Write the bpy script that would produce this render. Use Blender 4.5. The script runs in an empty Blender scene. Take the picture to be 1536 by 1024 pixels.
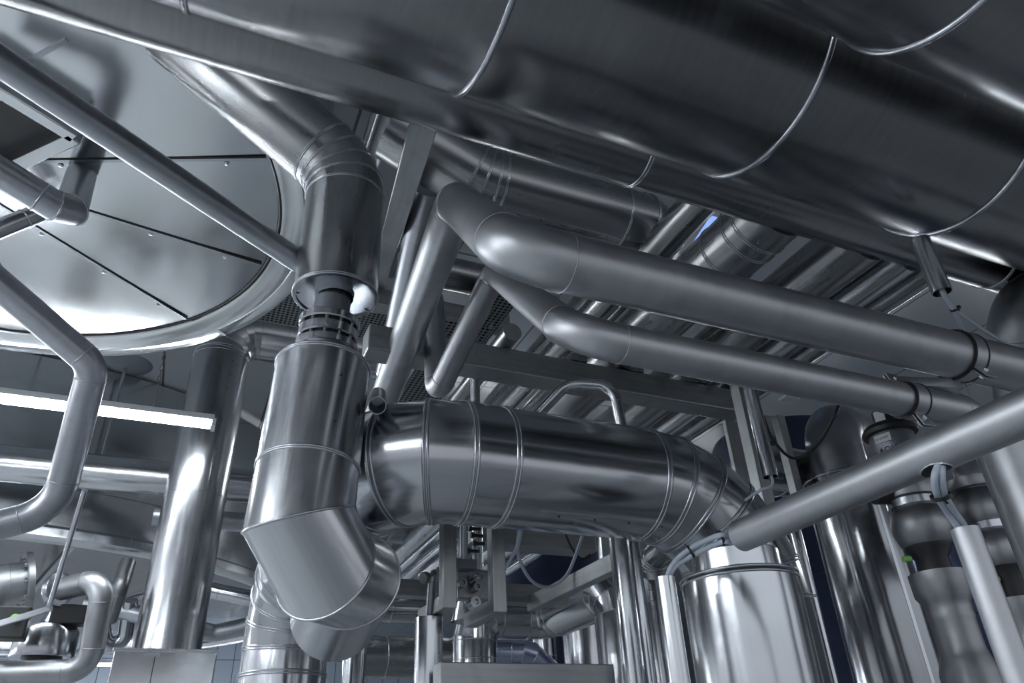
import bpy, math, random
from mathutils import Vector, Matrix, Quaternion
random.seed(4)
S=bpy.context.scene; COL=S.collection
V=Vector
# ------------------------------------------------------------------ camera
F=1092.0; PITCH=math.radians(30.9); YAW=math.radians(24.8); ROLL=math.radians(2.75)
CAM=V((0,0,1.6))
fw=V((math.sin(YAW)*math.cos(PITCH),math.cos(YAW)*math.cos(PITCH),math.sin(PITCH)))
rt0=V((math.cos(YAW),-math.sin(YAW),0)); up0=rt0.cross(fw)
rt=rt0*math.cos(ROLL)-up0*math.sin(ROLL)
up=rt0*math.sin(ROLL)+up0*math.cos(ROLL)
rt=rt0*math.cos(ROLL)+up0*math.sin(ROLL); up=-rt0*math.sin(ROLL)+up0*math.cos(ROLL)
if up0.dot(rt)>0:
    rt=rt0*math.cos(ROLL)-up0*math.sin(ROLL); up=rt0*math.sin(ROLL)+up0*math.cos(ROLL)
cd=bpy.data.cameras.new('camera'); cam=bpy.data.objects.new('camera',cd); COL.objects.link(cam)
m=Matrix((rt,up,-fw)).transposed().to_4x4(); m.translation=CAM; cam.matrix_world=m
cd.sensor_width=36; cd.lens=36*F/1536; cd.clip_start=.05; cd.clip_end=100
S.camera=cam
S.view_settings.view_transform='Standard'; S.view_settings.look='None'; S.view_settings.gamma=1
S.view_settings.use_curve_mapping=False; S.view_settings.exposure=1.25
# measured positions -> points of the place
def ray(x,y): return fw+rt*((x-768)/F)-up*((y-512)/F)
def pt(x,y,d): return CAM+ray(x,y)*d
def pw(x,y,w,R): return pt(x,y,2*R*F/w)
def dep(p): return (p-CAM).dot(fw)
def prj(p):
    q=p-CAM; z=q.dot(fw); return (768+F*q.dot(rt)/z,512-F*q.dot(up)/z,z)
X,Y,Z=V((1,0,0)),V((0,1,0)),V((0,0,1))
def along(P,D,x=None,y=None):
    q=P-CAM; a,b=(rt,(x-768)/F) if x is not None else (-up,(y-512)/F)
    t=(b*q.dot(fw)-q.dot(a))/(D.dot(a)-b*D.dot(fw)); return P+D*t
def onz(x,y,z): r=ray(x,y); return CAM+r*((z-CAM.z)/r.z)
def ony(x,y,Yv): r=ray(x,y); return CAM+r*((Yv-CAM.y)/r.y)
def onx(x,y,Xv): r=ray(x,y); return CAM+r*((Xv-CAM.x)/r.x)
# ------------------------------------------------------------------ materials
def mat(name,col,metal=1.0,rough=.3,streak=(18,2.0),var=.12,rvar=.10,bump=.0,bscale=3.0,blot=.0,aniso=0.0,spec=.5):
    m=bpy.data.materials.new(name); m.use_nodes=True; nt=m.node_tree; N=nt.nodes; L=nt.links
    b=N['Principled BSDF']; b.inputs['Metallic'].default_value=metal
    b.inputs['Specular IOR Level'].default_value=spec
    tc=N.new('ShaderNodeTexCoord'); mp=N.new('ShaderNodeMapping'); mp.inputs['Scale'].default_value=(streak[0],streak[1],1)
    L.new(tc.outputs['UV'],mp.inputs[0])
    n=N.new('ShaderNodeTexNoise'); n.inputs['Scale'].default_value=1; n.inputs['Detail'].default_value=4; n.inputs['Roughness'].default_value=.6
    L.new(mp.outputs[0],n.inputs['Vector'])
    n2=N.new('ShaderNodeTexNoise'); n2.inputs['Scale'].default_value=2.3; n2.inputs['Detail'].default_value=5
    L.new(tc.outputs['Object'],n2.inputs['Vector'])
    mr=N.new('ShaderNodeMapRange'); mr.inputs['From Min'].default_value=.3; mr.inputs['From Max'].default_value=.7
    mr.inputs['To Min'].default_value=max(.02,rough-rvar); mr.inputs['To Max'].default_value=rough+rvar
    mx=N.new('ShaderNodeMath'); mx.operation='MULTIPLY_ADD'; mx.inputs[1].default_value=.55; L.new(n.outputs[0],mx.inputs[0])
    m2=N.new('ShaderNodeMath'); m2.operation='MULTIPLY'; m2.inputs[1].default_value=.45; L.new(n2.outputs[0],m2.inputs[0]); L.new(m2.outputs[0],mx.inputs[2])
    L.new(mx.outputs[0],mr.inputs[0]); L.new(mr.outputs[0],b.inputs['Roughness'])
    r=N.new('ShaderNodeMapRange'); r.inputs['From Min'].default_value=.3; r.inputs['From Max'].default_value=.7
    r.inputs['To Min'].default_value=1-var; r.inputs['To Max'].default_value=1+var*.6
    L.new(mx.outputs[0],r.inputs[0])
    hs=N.new('ShaderNodeHueSaturation'); hs.inputs['Color'].default_value=(*col,1); L.new(r.outputs[0],hs.inputs['Value'])
    out=hs.outputs[0]
    if blot:
        v=N.new('ShaderNodeTexNoise'); v.inputs['Scale'].default_value=9; v.inputs['Detail'].default_value=7; L.new(tc.outputs['Object'],v.inputs['Vector'])
        cr=N.new('ShaderNodeMapRange'); cr.inputs['From Min'].default_value=.56; cr.inputs['From Max'].default_value=.7; cr.inputs['To Min'].default_value=0; cr.inputs['To Max'].default_value=blot
        L.new(v.outputs[0],cr.inputs[0])
        mm=N.new('ShaderNodeMixRGB'); mm.inputs[2].default_value=(col[0]*.5,col[1]*.47,col[2]*.45,1); L.new(cr.outputs[0],mm.inputs[0]); L.new(out,mm.inputs[1]); out=mm.outputs[0]
    L.new(out,b.inputs['Base Color'])
    if bump:
        nb=N.new('ShaderNodeTexNoise'); nb.inputs['Scale'].default_value=bscale; nb.inputs['Detail'].default_value=2; L.new(tc.outputs['Object'],nb.inputs['Vector'])
        bp=N.new('ShaderNodeBump'); bp.inputs['Strength'].default_value=1; bp.inputs['Distance'].default_value=bump
        L.new(nb.outputs[0],bp.inputs['Height'])
        L.new(bp.outputs[0],b.inputs['Normal'])
    if aniso:
        b.inputs['Anisotropic'].default_value=aniso
    return m
def emit(name,col,s):
    m=bpy.data.materials.new(name); m.use_nodes=True; nt=m.node_tree; b=nt.nodes['Principled BSDF']
    b.inputs['Base Color'].default_value=(*col,1); b.inputs['Emission Color'].default_value=(*col,1); b.inputs['Emission Strength'].default_value=s
    return m
M={}
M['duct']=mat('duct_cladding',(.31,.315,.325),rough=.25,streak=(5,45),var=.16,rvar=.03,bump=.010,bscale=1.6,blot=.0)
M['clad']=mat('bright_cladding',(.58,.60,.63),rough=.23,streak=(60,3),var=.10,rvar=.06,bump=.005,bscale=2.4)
M['clad2']=mat('polished_cladding',(.50,.52,.55),rough=.19,streak=(60,2),var=.08,rvar=.06,bump=.006,bscale=2.6)
M['pipe']=mat('satin_pipe',(.45,.47,.51),rough=.36,streak=(4,30),var=.12,rvar=.06,bump=.003,bscale=5,blot=.2)
M['dull']=mat('matt_pipe',(.47,.485,.51),rough=.43,streak=(5,12),var=.14,rvar=.06,bump=.002,bscale=6,blot=.25)
M['beam']=mat('galvanised_beam',(.38,.40,.405),rough=.42,streak=(45,2.5),var=.30,rvar=.1,bump=.0015,bscale=8,blot=.25)
M['back']=mat('weathered_cladding',(.38,.39,.40),rough=.28,streak=(13,.7),var=.12,rvar=.05,bump=.004,bscale=1.6)
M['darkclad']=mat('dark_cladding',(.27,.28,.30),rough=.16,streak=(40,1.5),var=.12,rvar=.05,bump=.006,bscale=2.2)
M['bead']=mat('bead_steel',(.50,.52,.56),rough=.25,var=.05,rvar=.03)
M['seamdark']=mat('joint_sealant',(.05,.055,.06),metal=.6,rough=.5)
M['cast']=mat('cast_steel',(.33,.34,.36),rough=.42,streak=(6,6),var=.15,bump=.004,bscale=9,blot=.3)
M['black']=mat('black_plastic',(.012,.013,.016),metal=0,rough=.45)
M['white']=mat('white_label',(.62,.64,.66),metal=0,rough=.5,var=.04)
M['cable']=mat('grey_cable',(.42,.47,.55),metal=0,rough=.45,var=.06)
M['green']=mat('green_plug',(.25,.6,.15),metal=0,rough=.5)
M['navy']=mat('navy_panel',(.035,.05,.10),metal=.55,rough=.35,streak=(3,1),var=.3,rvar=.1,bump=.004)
M['ceil']=mat('ceiling_panel',(.22,.25,.28),metal=.35,rough=.5,streak=(.6,.6),var=.1)
M['floor']=mat('floor_tile',(.36,.375,.39),metal=0,rough=.4,var=.2)
M['wallgrey']=mat('wall_paint',(.16,.18,.21),metal=0,rough=.5,var=.1)
M['tank']=mat('tank_plate',(.66,.68,.70),rough=.17,streak=(1.2,1.2),var=.06,rvar=.04,bump=.010,bscale=.9)
M['tube']=emit('tube_glow',(.90,.96,1.0),26)
M['sky']=emit('skylight_glow',(.22,.34,.80),.55)
M['bluepipe']=mat('blue_cladding',(.50,.55,.72),rough=.22,streak=(40,3),var=.1)  # pale blue base colour for one pipe and the thin crossbar
M['letters']=mat('label_ink',(.02,.03,.12),metal=0,rough=.6,var=0)
M['red']=mat('red_ink',(.5,.02,.02),metal=0,rough=.6,var=0)
# tiles
def tile_mat(name,col,grout,sx,sy):
    m=bpy.data.materials.new(name); m.use_nodes=True; nt=m.node_tree; N=nt.nodes; L=nt.links; b=N['Principled BSDF']
    t=N.new('ShaderNodeTexBrick'); t.offset=0; t.inputs['Scale'].default_value=1; t.inputs['Brick Width'].default_value=sx; t.inputs['Row Height'].default_value=sy
    t.inputs['Mortar Size'].default_value=.012; t.inputs['Color1'].default_value=(*col,1); t.inputs['Color2'].default_value=(*[c*.93 for c in col],1); t.inputs['Mortar'].default_value=(*grout,1)
    tc=N.new('ShaderNodeTexCoord'); L.new(tc.outputs['UV'],t.inputs['Vector']); L.new(t.outputs[0],b.inputs['Base Color']); b.inputs['Roughness'].default_value=.3
    return m
M['tile']=tile_mat('wall_tiles',(.50,.58,.70),(.08,.1,.14),.55,.75)
M['ctile']=tile_mat('ceiling_tiles',(.34,.37,.40),(.06,.07,.08),1.2,2.4)
def perf_mat():
    m=bpy.data.materials.new('perforated_sheet'); m.use_nodes=True; nt=m.node_tree; N=nt.nodes; L=nt.links; b=N['Principled BSDF']
    b.inputs['Metallic'].default_value=.9; b.inputs['Roughness'].default_value=.4
    tc=N.new('ShaderNodeTexCoord'); mp=N.new('ShaderNodeMapping'); mp.inputs['Scale'].default_value=(28,28,28); L.new(tc.outputs['UV'],mp.inputs[0])
    v=N.new('ShaderNodeTexVoronoi'); v.inputs['Randomness'].default_value=0; v.inputs['Scale'].default_value=1; L.new(mp.outputs[0],v.inputs['Vector'])
    c=N.new('ShaderNodeValToRGB'); c.color_ramp.elements[0].position=.30; c.color_ramp.elements[0].color=(.004,.004,.005,1); c.color_ramp.elements[1].position=.36; c.color_ramp.elements[1].color=(.22,.24,.25,1)
    L.new(v.outputs['Distance'],c.inputs[0]); L.new(c.outputs[0],b.inputs['Base Color']); return m
M['perf']=perf_mat()
# ------------------------------------------------------------------ objects
def link(name,verts,faces,material,parent=None,uvs=None,smooth=True,sharp=None):
    me=bpy.data.meshes.new(name); me.from_pydata([tuple(v) for v in verts],[],faces); 
    if uvs:
        ul=me.uv_layers.new(name='UVMap'); k=0
        for fi,f in enumerate(faces):
            for j in range(len(f)): ul.data[k].uv=uvs[fi][j]; k+=1
    me.update()
    if smooth:
        me.polygons.foreach_set('use_smooth',[True]*len(me.polygons))
    o=bpy.data.objects.new(name,me); COL.objects.link(o); me.materials.append(material)
    if parent is not None:
        o.parent=parent; o.matrix_parent_inverse=parent.matrix_world.inverted() if False else Matrix.Translation(-parent.location)
    return o
class MB:
    def __init__(s): s.v=[];s.f=[];s.uv=[];s.sm=[]
    def add(s,vs,fs,uv=None,smooth=False):
        o=len(s.v); s.v+=vs
        for i,f in enumerate(fs):
            s.f.append([a+o for a in f]); s.uv.append(uv[i] if uv else [(0,0)]*len(f)); s.sm.append(smooth)
        return s
    def beam(s,p0,p1,w,h,upv=Z):
        d=(p1-p0); L=d.length; d=d.normalized(); a=d.cross(upv).normalized(); b=a.cross(d).normalized()
        vs=[]
        for p in (p0,p1):
            for sx,sy in ((-1,-1),(1,-1),(1,1),(-1,1)): vs.append(p+a*(w/2*sx)+b*(h/2*sy))
        fs=[[0,1,2,3],[7,6,5,4]]; uv=[[(0,0),(w,0),(w,h),(0,h)]]*2
        acc=0
        for i in range(4):
            j=(i+1)%4; l=w if i%2==0 else h
            fs.append([i,i+4,j+4,j]); uv.append([(acc,0),(acc,L),(acc+l,L),(acc+l,0)]); acc+=l
        return s.add(vs,fs,uv,False)
    def box(s,c,a,b,d):
        # centre and half vectors
        vs=[c+a*i+b*j+d*k for k in (-1,1) for (i,j) in ((-1,-1),(1,-1),(1,1),(-1,1))]
        fs=[[3,2,1,0],[4,5,6,7]]+[[i,(i+1)%4,(i+1)%4+4,i+4] for i in range(4)]
        la,lb,lc=a.length*2,b.length*2,d.length*2
        uv=[[(0,lb),(la,lb),(la,0),(0,0)],[(0,0),(la,0),(la,lb),(0,lb)]]+[[(0,0),(l,0),(l,lc),(0,lc)] for l in (la,lb,la,lb)]
        return s.add(vs,fs,uv,False)
    def lathe(s,prof,o,ax,n=40,closed=False):
        ax=ax.normalized(); a=ax.orthogonal().normalized(); b=ax.cross(a)
        vs=[];fs=[];uv=[]
        for r,h in prof:
            for i in range(n):
                t=2*math.pi*i/n; vs.append(o+ax*h+(a*math.cos(t)+b*math.sin(t))*r)
        acc=[0]
        for k in range(1,len(prof)): acc.append(acc[-1]+math.hypot(prof[k][0]-prof[k-1][0],prof[k][1]-prof[k-1][1]))
        R=max(p[0] for p in prof)
        for k in range(len(prof)-1):
            for i in range(n):
                j=(i+1)%n; fs.append([k*n+i,k*n+j,(k+1)*n+j,(k+1)*n+i])
                u0=2*math.pi*R*i/n; u1=2*math.pi*R*(i+1)/n
                uv.append([(u0,acc[k]),(u1,acc[k]),(u1,acc[k+1]),(u0,acc[k+1])])
        s.add(vs,fs,uv,True); return s
    def cyl(s,p0,p1,r,n=20,r2=None):
        L=(p1-p0).length; r2=r if r2 is None else r2
        return s.lathe([(0.0001,0),(r,0),(r,0.0001),(r2,L-.0001),(r2,L),(0.0001,L)],p0,p1-p0,n)
    def hexb(s,p,ax,r,h):
        ax=ax.normalized(); a=ax.orthogonal().normalized(); b=ax.cross(a); vs=[]
        for k in (0,h):
            for i in range(6): t=math.pi*i/3; vs.append(p+ax*k+(a*math.cos(t)+b*math.sin(t))*r)
        return s.add(vs,[list(range(5,-1,-1)),list(range(6,12))]+[[i,(i+1)%6,(i+1)%6+6,i+6] for i in range(6)],None,False)
    def build(s,name,material,parent=None,bevel=0):
        o=link(name,s.v,s.f,material,parent,s.uv,False)
        o.data.polygons.foreach_set('use_smooth',s.sm)
        if any(s.sm): # sharp edges by angle
            bpy_sharp(o.data)
        if bevel:
            b=o.modifiers.new('bevel','BEVEL'); b.width=bevel; b.segments=2; b.limit_method='ANGLE'
        return o
def bpy_sharp(me,ang=math.radians(38)):
    e2f={}
    for p in me.polygons:
        for k in p.edge_keys: e2f.setdefault(k,[]).append(p.normal.copy())
    for e in me.edges:
        fs=e2f.get(tuple(sorted(e.vertices)),[])
        if len(fs)==2 and fs[0].length>0 and fs[1].length>0 and fs[0].angle(fs[1],0)>ang: e.use_edge_sharp=True
def tag(o,label,cat,group=None,kind=None):
    if label: o['label']=label
    if cat: o['category']=cat
    if group: o['group']=group
    if kind: o['kind']=kind
    return o
def thing(name,label,cat,loc,group=None):
    o=bpy.data.objects.new(name,None); COL.objects.link(o); o.location=loc; o.empty_display_size=.05
    return tag(o,label,cat,group)
def struct(name,mb,m): o=mb.build(name,m); o['kind']='structure'; return o
NS=48
def ringat(c,d,R,n=NS,ref=None):
    a=(ref-d*ref.dot(d)).normalized(); b=d.cross(a)
    return [c+(a*math.cos(2*math.pi*i/n)+b*math.sin(2*math.pi*i/n))*R for i in range(n)]
def bead_mesh(name,pts,r,m,parent,double=0.0,axis=None):
    """closed round bead that follows a ring of points"""
    rings=[pts] if not double else [[p-axis*double for p in pts],[p+axis*double for p in pts]]
    vs=[];fs=[];K=8
    for P in rings:
        n=len(P); c=sum(P,V())/n; base=len(vs)
        for i in range(n):
            t=(P[(i+1)%n]-P[i-1]).normalized(); o=(P[i]-c).normalized(); b=t.cross(o).normalized(); o=b.cross(t)
            for k in range(K):
                a=2*math.pi*k/K; vs.append(P[i]+(o*math.cos(a)+b*math.sin(a))*r)
        for i in range(n):
            j=(i+1)%n
            for k in range(K): l=(k+1)%K; fs.append([base+i*K+k,base+j*K+k,base+j*K+l,base+i*K+l])
    return link(name,vs,fs,m,parent)
def run(name,label,cat,pts,R,m,bend=1.6,gores=0,rings=(),bead=.006,dbl=0.0,beadmat=None,group=None,caps=True,open0=False,open1=False,
        lap=None,elbowbeads=True,welds=True,sub='straight_section',n=NS,parent=None,endbeads=False):
    """a pipe run through axis points; gores=0 smooth elbows, else segmented elbows with a bead on each mitre"""
    beadmat=beadmat or M['bead']
    if parent is None:
        root=thing(name,label,cat,pts[0],group)
        bpy.context.view_layer.update() if False else None
    else: root=parent
    # stations : list of pieces [ (kind,[points]) ]
    pieces=[]; cur=pts[0]
    for i in range(1,len(pts)-1):
        P=pts[i]; a=(pts[i-1]-P).normalized(); b=(pts[i+1]-P).normalized()
        ang=a.angle(b); turn=math.pi-ang
        br=(bend[i-1] if isinstance(bend,(list,tuple)) else bend)*R
        if br<=0:
            pieces.append(('s',[cur,P])); pieces.append(('m',[P,P])); cur=P; continue
        t=br*math.tan(turn/2)
        t=min(t,(cur-P).length*.98,(pts[i+1]-P).length*(.98 if i==len(pts)-2 else .55)); br=t/math.tan(turn/2)
        s=P+a*t; e=P+b*t; cen=P+(a+b).normalized()*(br/math.cos(turn/2))
        pieces.append(('s',[cur,s]))
        k=(gores[i-1] if isinstance(gores,(list,tuple)) else gores) if gores else max(6,int(turn/math.radians(6)))
        ax=(s-cen).cross(e-cen).normalized(); arc=[]
        for q in range(k+1):
            arc.append(cen+Quaternion(ax,turn*q/k)@(s-cen))
        pieces.append(('e',arc)); cur=e
    pieces.append(('s',[cur,pts[-1]]))
    # all axis points in order
    allp=[];
    for kd,pp in pieces:
        for p in pp:
            if not allp or (p-allp[-1]).length>1e-5: allp.append(p)
    dirs=[(allp[i+1]-allp[i]).normalized() for i in range(len(allp)-1)]
    ref=Z if abs(dirs[0].z)<.8 else X
    ring=ringat(allp[0],dirs[0],R,n,ref); ringsv=[ring]; 
    for i in range(1,len(allp)):
        d=dirs[i-1]; nrm=d if i==len(allp)-1 else (dirs[i-1]+dirs[i]).normalized()
        ring=[p+d*((allp[i]-p).dot(nrm)/d.dot(nrm)) for p in ring]; ringsv.append(ring)
    idx=0; dist=0
    def tubemesh(rs,ax,smooth_along,nm,length0):
        vs=[];fs=[];uv=[]
        acc=length0
        for k in range(len(rs)-1):
            if smooth_along:
                if k==0: vs+=rs[0]
                vs+=rs[k+1]; b0=k*n; b1=(k+1)*n
            else:
                b0=len(vs); vs+=rs[k]; b1=len(vs); vs+=rs[k+1]
            l=(ax[k+1]-ax[k]).length
            for i in range(n):
                j=(i+1)%n; u0=2*math.pi*R*i/n; u1=2*math.pi*R*(i+1)/n
                fs.append([b0+i,b0+j,b1+j,b1+i]); uv.append([(u0,acc),(u1,acc),(u1,acc+l),(u0,acc+l)])
            acc+=l
        return vs,fs,uv
    for kd,pp in pieces:
        if kd=='m':
            i0=min(range(len(allp)),key=lambda q:(allp[q]-pp[0]).length)
            bead_mesh('seam_bead',ringsv[i0],bead,beadmat,root,0,dirs[i0]); continue
        if (pp[0]-pp[-1]).length<1e-4: 
            continue
        # find index of pp[0]
        i0=min(range(len(allp)),key=lambda q:(allp[q]-pp[0]).length); i1=min(range(len(allp)),key=lambda q:(allp[q]-pp[-1]).length)
        rs=ringsv[i0:i1+1]; axs=allp[i0:i1+1]
        vs,fs,uv=tubemesh(rs,axs,kd=='s' or not gores,'',dist)
        dist+=sum((axs[q+1]-axs[q]).length for q in range(len(axs)-1))
        first=i0==0; last=i1==len(allp)-1
        for end,flag,opn,rg,d,c in ((0,first,open0,rs[0],-dirs[0],axs[0]),(1,last,open1,rs[-1],dirs[-1],axs[-1])):
            if not flag: continue
            if opn:
                th=max(.003,R*.05); L=min(.25,(axs[-1]-axs[0]).length*.9)
                in0=[c+(p-c)*(1-th/R) for p in rg]; in1=[p-d*L for p in in0]
                b=len(vs); vs+=list(rg)+in0; 
                for i in range(n): j=(i+1)%n; fs.append([b+i,b+j,b+n+j,b+n+i]); uv.append([(0,0)]*4)
                b=len(vs); vs+=in0+in1
                for i in range(n): j=(i+1)%n; fs.append([b+i,b+j,b+n+j,b+n+i]); uv.append([(0,0)]*4)
                fs.append([b+n+i for i in range(n)]); uv.append([(0,0)]*n)
            elif caps:
                b=len(vs); vs+=list(rg); fs.append([b+i for i in range(n)]); uv.append([(0,0)]*n)
        o=link(sub if kd=='s' else 'elbow',vs,fs,m,root,uv)
        for pl in o.data.polygons:
            if len(pl.vertices)>4: pl.use_smooth=False
        if kd=='e' and elbowbeads and (gores or welds):
            for q in range(len(rs)):
                if gores or q in (0,len(rs)-1):
                    dd=dirs[min(i0+q,len(dirs)-1)]
                    bead_mesh('seam_bead' if gores else 'weld_seam',rs[q],bead if gores else .0022,beadmat if gores else m,root,dbl if gores else 0,dd)
    for p in rings:
        # nearest straight piece
        best=None
        for kd,pp in pieces:
            if kd!='s' or (pp[0]-pp[1]).length<1e-4: continue
            d=(pp[1]-pp[0]).normalized(); q=pp[0]+d*(p-pp[0]).dot(d); e=(q-p).length
            if best is None or e<best[0]: best=(e,q,d)
        bead_mesh('seam_bead',ringat(best[1],best[2],R*1.001,n,Z if abs(best[2].z)<.8 else X),bead,beadmat,root,dbl,best[2])
    if lap:   # longitudinal lap joint with rivets along a straight piece: (p0,p1,direction outwards)
        for (p0,p1,out) in lap:
            d=(p1-p0).normalized(); o=(out-d*out.dot(d)).normalized(); s=d.cross(o)
            b=MB(); b.beam(p0+o*R,p1+o*R,.012,.004,o); L=(p1-p0).length; k=max(2,int(L/.14))
            lp=b.build('lap_joint',beadmat,root)
            for q in range(k): c=p0+d*(L*(q+.5)/k)+o*(R+.001)+s*.016; MB().lathe([(.005,0),(.0045,.002),(.0001,.003)],c,o,8).build('rivet',M['seamdark'],lp)
    return root
def shift(p,d): return p+d
# ================================================================= SETTING
b=MB(); b.box(V((4,12,-.05)),V((13,0,0)),V((0,19,0)),V((0,0,.05))); struct('floor',b,M['floor'])
CZ=5.75
b=MB(); b.box(V((4,12,CZ+.05)),V((13,0,0)),V((0,19,0)),V((0,0,.05))); struct('ceiling',b,M['ctile'])
b=MB(); b.box(V((4,27.05,CZ/2)),V((13,0,0)),V((0,.05,0)),V((0,0,CZ/2)));
o=b.build('wall_back',M['tile']); o['kind']='structure'
b=MB(); b.box(V((17.05,12,CZ/2)),V((.05,0,0)),V((0,15,0)),V((0,0,CZ/2))); struct('wall_right',b,M['wallgrey'])
# ---------------- fluorescent fixtures
def fluorescent(c,d,L,label,group=None,chain=True,w=.085,power=None,top=CZ):
    d=d.normalized(); r=thing('fluorescent_light',label,'ceiling light',c,group)
    s=d.cross(Z).normalized()
    b=MB(); b.beam(c-d*L/2+Z*.035,c+d*L/2+Z*.035,w*1.15,.05); b.build('housing',M['white'],r,bevel=.008)
    b=MB(); prof=[]
    n=14
    vs=[];fs=[]
    for e in (-1,1):
        for i in range(n+1):
            t=math.pi*i/n; vs.append(c+d*(e*L/2*.985)+s*(math.cos(t)*w/2)+Z*(.012-math.sin(t)*w*.42))
    for i in range(n): fs.append([i,i+1,n+2+i,n+1+i])
    fs.append(list(range(n,-1,-1))); fs.append(list(range(n+1,2*n+2)))
    b.add(vs,fs,None,False); b.build('diffuser',M['tube'],r)
    b=MB(); 
    for e in (-1,1):
        b.beam(c+d*(e*L/2*.99),c+d*(e*L/2*1.01),w*1.1,.085)
        (MB().beam(c+d*(e*L/2*.99)-Z*.006,c+d*(e*L/2*1.012)-Z*.006,w*1.12,.06)).build('end_cap',M['white'],r)
    if chain:
        for e in (-.33,.33):
            p0=c+d*(e*L)+Z*.06; h=top-p0.z; k=int(h/.05)
            b=MB()
            for q in range(k):
                cc=p0+Z*(.05*q+.025); a=d if q%2 else s
                vs=[];fs=[];K=8
                pts=[cc+a*(math.cos(2*math.pi*j/K)*.011)+Z*(math.sin(2*math.pi*j/K)*.03) for j in range(K)]
                for j in range(K): b.beam(pts[j],pts[(j+1)%K],.005,.005,a.cross(Z))
            b.build('hanging_chain',M['beam'],r)
    return r
lb=pt(320,636,5.9); la=along(lb,X,x=-330)
fluorescent((la+lb)/2,X,(lb-la).length,'glowing fluorescent batten hanging by chains beside the tall leaning pipe at left',w=.12)
G='added fluorescent battens that light the floor, vessel and pipework'  # added lamps, mostly out of view, to brighten floor, vessel and pipes
for (x,y,z,dx,dy,L) in ((-2.6,-1.2,4.2,1,0,2.4),(-4.2,-.5,3.6,0,1,2.4),(-2.6,5.6,3.2,1,0,2.4),(-3.2,2.6,3.1,0,1,2.4),(-2.3,1.4,3.5,0,1,2.4),(-3.2,8.5,2.5,0,1,3),(-1.5,11,2.6,0,1,3),(-3.5,13.5,2.8,0,1,3),(1.2,14.5,2.9,0,1,3),(1.5,24,3.4,1,0,5),(-5,23,3.4,1,0,4),(7.9,5.5,4.6,0,1,2.4),
    (3.4,8.2,5.3,1,0,2.4),(7.2,9.5,4.9,1,0,2.4),(-4.5,6.8,3.4,1,0,2.4),(1.0,14,4.2,1,0,2.4),(9.5,4,4.2,0,1,2.4)):
    fluorescent(V((x,y,z)),V((dx,dy,0)),L,'added fluorescent batten lighting the floor, vessel and pipework',G,top=3.42 if (x<2 and 8<y<16) else (4.44 if (x<-2 and 1<y<6) else CZ))
w=bpy.data.worlds.new('ambient_fill'); S.world=w; w.use_nodes=True; nt=w.node_tree; bg=nt.nodes['Background']  # soft ambient fill, added to reach in where walls are left out
tc=nt.nodes.new('ShaderNodeTexCoord'); sx=nt.nodes.new('ShaderNodeSeparateXYZ'); cr=nt.nodes.new('ShaderNodeValToRGB')
nt.links.new(tc.outputs['Generated'],sx.inputs[0]); nt.links.new(sx.outputs['Z'],cr.inputs[0]); nt.links.new(cr.outputs[0],bg.inputs[0])
e=cr.color_ramp.elements; e[0].position=0; e[0].color=(.22,.23,.25,1); e[1].position=.75; e[1].color=(.30,.32,.35,1)
k=cr.color_ramp.elements.new(.22); k.color=(.42,.45,.48,1)
bg.inputs[1].default_value=1.0
# ---------------- big tank (upper left)
TZ=4.49; TC=V((-1.555,3.71,TZ)); TR=1.717
t=thing('vessel','huge round steel vessel with flat ring rim filling the upper left','vessel',TC)
b=MB(); prof=[(.0001,-.02),(.6,-.015),(1.3,-.008),(TR-.03,0),(TR,.0),(TR+.012,.02)]
b.lathe(prof,TC,Z,160); b.build('base_plate',M['tank'],t)
b=MB(); b.lathe([(TR+.012,.03),(TR+.025,-.02),(TR+.06,-.035),(TR+.15,-.05),(TR+.155,-.045),(TR+.16,-.05),(TR+.24,-.05),(TR+.25,-.045),(TR+.25,0.05),(TR+.24,1.25)],TC,Z,160); b.build('rim_ring',M['tank'],t)
b=MB(); b.lathe([(TR+.004,-.004),(TR+.010,-.008),(TR+.018,-.004),(TR+.02,.01)],TC,Z,160); b.build('joint_seal',M['seamdark'],t)
def plate_seam(x1,y1,x0,y0):
    p0=onz(x0,y0,TZ-.02); p1=onz(x1,y1,TZ-.008); b=MB(); b.beam(p0,p1,.02,.012); o=b.build('plate_seam',M['bead'],t)
    d=(p1-p0).normalized(); s=d.cross(Z); b=MB(); b.beam(p0+s*.013,p1+s*.013,.006,.006); b.build('plate_joint',M['seamdark'],o)
    k=int((p1-p0).length/.35)
    for i in range(k): c=p0+(p1-p0)*((i+.5)/k)-s*.03; MB().lathe([(.014,0),(.013,-.006),(.0001,-.01)],c,Z,10).build('rivet',M['bead'],o)
apx=(-105,243)
plate_seam(399,238,*apx); plate_seam(391,397,*apx); plate_seam(279,478,*apx); plate_seam(60,492,*apx); 
p=onz(40,92,4.98); plate_seam(84,67,*apx) if False else None
p0=onz(-20,127,TZ-.018);p1=onz(100,60,TZ-.01); b=MB(); b.beam(p0,p1,.02,.012); b.build('plate_seam',M['bead'],t)
for a in (38,-62,-100,70):
    p0=TC+V((math.cos(math.radians(a)),math.sin(math.radians(a)),0))*(TR+.165)-Z*.05; p1=p0+V((math.cos(math.radians(a)),math.sin(math.radians(a)),0))*.075
    b=MB(); b.beam(p0,p1,.03,.012); b.build('rim_joint',M['bead'],t)
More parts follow.
